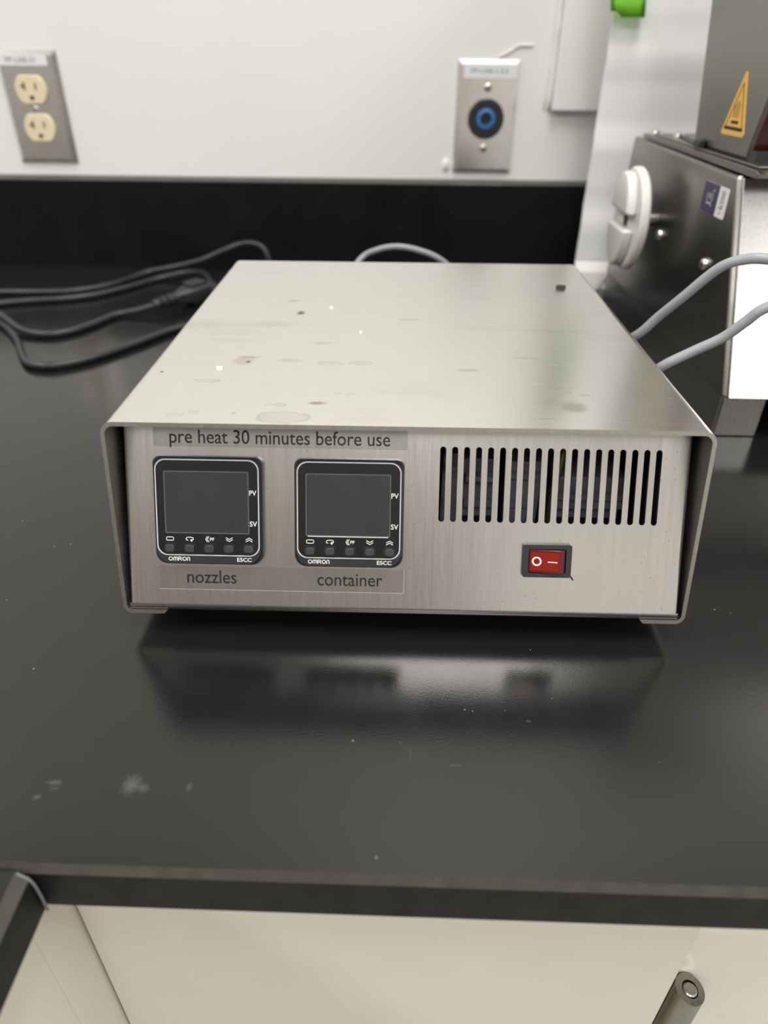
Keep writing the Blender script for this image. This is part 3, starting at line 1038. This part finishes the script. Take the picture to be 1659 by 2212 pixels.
# asset sticker
SMX = side(.3070, .1415)
st = prism(bmesh.new(), rrect(-.0225, .0225, -.0098, .0098, .0018, 4), 'z', 0, .0003)
AS = tag(obj('asset_sticker', st, 'white_label', MC, SMX), 'purple and white asset sticker')
obj('purple_field', prism(bmesh.new(), rrect(-.0225, .0058, -.0098, .0098, .0018, 4, (.0002, .0018, .0018, .0002)), 'z', .0003, .0004), 'purple', AS)
b2 = bmesh.new()
stroke(b2, arcp(-.0085, .0005, .0055, .0042, 150, 400, 12), .0006, z0=.0004, z1=.00046)
stroke(b2, [(-.014, -.0045), (-.0085, -.0032), (-.003, -.0048)], .0006, z0=.0004, z1=.00046)
stroke(b2, [(-.0118, .0030), (-.0098, -.0005), (-.0078, .0032), (-.0058, -.0008)], .0007, z0=.0004, z1=.00046)
stroke(b2, [(-.0045, .0045), (-.0015, .0062)], .0007, z0=.0004, z1=.00046)
obj('emblem', b2, 'print_g', AS)
b2 = text_bm('000378', .0118, .0062, '0', .02)
bmesh.ops.rotate(b2, verts=b2.verts[:], cent=(0, 0, 0), matrix=Matrix.Rotation(-math.pi / 2, 3, 'Z'))
shift(b2, .0112, .0075, .0003)
prism(b2, [(.0125, -.0072), (.0155, -.0072), (.0140, -.0055)], 'z', .0003, .00036)
obj('lettering', b2, 'grey_ink', AS)

# ------------------------------------------------------------------ pale sheet standing behind the machine, with green note
sh = empty('pale_sheet', (.30, .60, 0), 'pale grey plastic sheet standing upright behind the steel machine', 'sheet')
prof = []
for i in range(61):
    z = .0305 + .72 * i / 60
    y = .0012 * math.sin(z * 75 + .5) + .0008 * math.sin(z * 160)
    prof.append((y, z))
bm = bmesh.new()
prism(bm, [(y, z) for y, z in prof] + [(y + .0015, z) for y, z in reversed(prof)], 'x', -.1045, .20)
obj('sheet', bm, 'sheet', sh, smooth=.6)
obj('sheet_foot', prism(bmesh.new(), [(.0008, .0308), (-.006, .018), (-.0085, .0), (-.0070, .0), (-.0045, .018), (.0022, .0308)], 'x', -.1045, -.0600), 'flap', sh)
gn = bmesh.new()
prev = None
for i in range(16):
    z = .2605 + .16 * i / 15
    y = .598 - .010 * max(0, (3 - i) / 3) ** 2 - .0016
    dz = -.0018 * (i == 0)
    row = [gn.verts.new((.1895 + .0335 * k_ / 6, y - .0015 * (i < 3) * math.sin(k_ / 6 * 3), z + (dz if k_ > 1 else .003 * (i == 0)))) for k_ in range(7)]
    if prev:
        for k_ in range(6):
            gn.faces.new((prev[k_], prev[k_ + 1], row[k_ + 1], row[k_]))
    prev = row
r = bmesh.ops.solidify(gn, geom=gn.faces[:], thickness=.0002)
tag(obj('sticky_note', gn, 'note', smooth=3), 'lime green paper note stuck near the edge of the pale sheet', 'note')

# ------------------------------------------------------------------ cables
pc = empty('power_cord', (-.35, .45, 0), 'black power cord ending in a plug with ribbed strain relief', 'cord')
PI_ = T((.35, -.45, 0))
A1 = [(-.2575, .4690, .0105), (-.2766, .4620, .006), (-.2966, .4549, .0035), (-.3089, .4249, .0035), (-.3226, .4022, .0035), (-.3411, .3933, .0035), (-.3665, .4, .0045), (-.3924, .4207, .0095),
      (-.4140, .4420, .0105), (-.445, .470, .0105), (-.475, .498, .006), (-.480, .520, .0035), (-.4523, .5284, .0035), (-.4116, .5306, .0035), (-.3774, .5361, .0035), (-.3521, .5524, .0035), (-.338, .5715, .0035), (-.3261, .5996, .0035), (-.3099, .6177, .006), (-.2791, .6159, .012),
      (-.2453, .6206, .02), (-.2199, .6254, .03), (-.1985, .6334, .036), (-.18, .6290, .036), (-.1697, .6254, .028), (-.164, .6200, .012), (-.150, .60, .0035), (-.11, .55, .0035), (-.06, .5, .0035)]
obj('cord', tube(bmesh.new(), spline(A1), .0033, 14), 'cord', pc, PI_, smooth=3)
P0, P1 = Vector((-.2575, .4690, .0105)), Vector((-.2160, .5205, .0135))
dr_ = (P1 - P0).normalized()
q = dr_.to_track_quat('Z', 'Y').to_matrix().to_4x4()
PMX = PI_ @ T(P0) @ q
prof = [(0, -.004), (.0042, -.004)]
for i in range(3):
    h0 = i * .0075
    prof += [(.0052 + .0006 * i, h0 - .002), (.0056 + .0006 * i, h0 + .003), (.0052 + .0006 * i, h0 + .0036), (.0040, h0 + .0040), (.0040, h0 + .0050)]
prof += [(.0062, .022), (.0062, .026), (0, .026)]
obj('strain_relief', lathe(bmesh.new(), prof, None, 24), 'cord', pc, PMX, smooth=.7)
b2 = bmesh.new()
secs = [(.024, .0055, .0055), (.030, .0075, .0065), (.038, .0115, .0080), (.048, .0120, .0085), (.062, .0120, .0085)]
prev = None
for h, a, b in secs:
    row = [b2.verts.new((x, y, h)) for x, y in rrect(-a, a, -b, b, min(a, b) * .6, 5)]
    if prev:
        for i in range(len(row)):
            j = (i + 1) % len(row)
            b2.faces.new((prev[i], prev[j], row[j], row[i]))
    else:
        b2.faces.new(list(reversed(row)))
    prev = row
b2.faces.new(prev)
bmesh.ops.recalc_face_normals(b2, faces=b2.faces[:])
PB = obj('plug_body', b2, 'cord', pc, PMX, smooth=.7)
up_l = (q.inverted().to_3x3() @ Vector((0, 0, 1)))
b2 = boxbm(-.0105, .0105, -.0105, .0105, .040, .060, bev=.002)
bmesh.ops.scale(b2, vec=(.85, 1.15, 1), verts=b2.verts[:])
obj('plug_grip', b2, 'cord', pc, PMX)
for sx in (-.006, .006):
    obj('plug_blade', boxbm(sx - .0008, sx + .0008, -.003, .003, .0615, .0775), 'chrome', pc, PMX)

B1 = [(-.10, .48, .0035), (-.15, .50, .0035), (-.195, .520, .008), (-.2187, .5454, .012), (-.2309, .5705, .014), (-.2475, .5918, .012), (-.2696, .6, .008), (-.2973, .590, .0035), (-.3208, .5521, .0035), (-.3462, .5214, .0035),
      (-.3758, .5058, .0035), (-.4074, .4973, .0035), (-.4400, .4820, .0035), (-.4480, .4640, .0035), (-.4360, .4490, .0035), (-.4062, .4290, .0035), (-.3813, .4030, .0035), (-.3585, .372, .0035), (-.3432, .3463, .0035), (-.3266, .3224, .0035), (-.3121, .3145, .0035),
      (-.2954, .3174, .0035), (-.2741, .3348, .0035), (-.2468, .3762, .0035), (-.2282, .4083, .0035), (-.2086, .4295, .0035), (-.18, .45, .0035), (-.13, .46, .0035), (-.08, .44, .0035)]
tag(obj('power_cord', tube(bmesh.new(), spline(B1), .0033, 14), 'cord', smooth=3), 'plain black cord looped in front, nearest the left side of the steel box', 'cord')

G1 = [(0.06, 0.33, 0.035), (0.115, 0.32, 0.03), (0.1375, 0.272, 0.045), (0.1412, 0.236, 0.0605), (0.1476, 0.205, 0.0748), (0.1572, 0.195, 0.0918), (0.1658, 0.185, 0.1074), (0.1725, 0.178, 0.1196), (0.178, 0.172, 0.1279), (0.1856, 0.167, 0.1325), (0.1967, 0.162, 0.1341), (0.23, 0.157, 0.131), (0.26, 0.15, 0.12), (0.282, 0.142, 0.112), (0.292, 0.133, 0.118), (0.28, 0.128, 0.13), (0.25, 0.129, 0.1355), (0.22, 0.132, 0.129), (0.1908, 0.135, 0.1159), (0.1831, 0.138, 0.1071), (0.1747, 0.142, 0.0963), (0.1619, 0.146, 0.0866), (0.1485, 0.15, 0.0759), (0.14, 0.168, 0.055), (0.139, 0.21, 0.02), (0.137, 0.29, 0.01), (0.1, 0.34, 0.006), (0.05, 0.35, 0.006)]
tag(obj('grey_cable', tube(bmesh.new(), spline(G1), .0029, 16), 'grey_cable', smooth=3), 'grey cable looping up at the right of the steel box', 'cable')
G2 = [(-.05, .297, .05), (-.055, .33, .052), (-.0560, .385, .0560), (-.0427, .42, .0705), (-.0278, .42, .0784), (-.0109, .42, .0814), (.0081, .42, .0789), (.0295, .42, .071), (.055, .425, .050), (.085, .44, .022), (.115, .46, .006), (.155, .50, .0030), (.200, .548, .0030), (.2155, .566, .006), (.226, .576, .015), (.236, .578, .024), (.25, .572, .03), (.28, .565, .03)]
tag(obj('grey_cable', tube(bmesh.new(), spline(G2), .0026, 14), 'grey_cable', smooth=3), 'grey cable arching up behind the back edge of the steel box', 'cable')
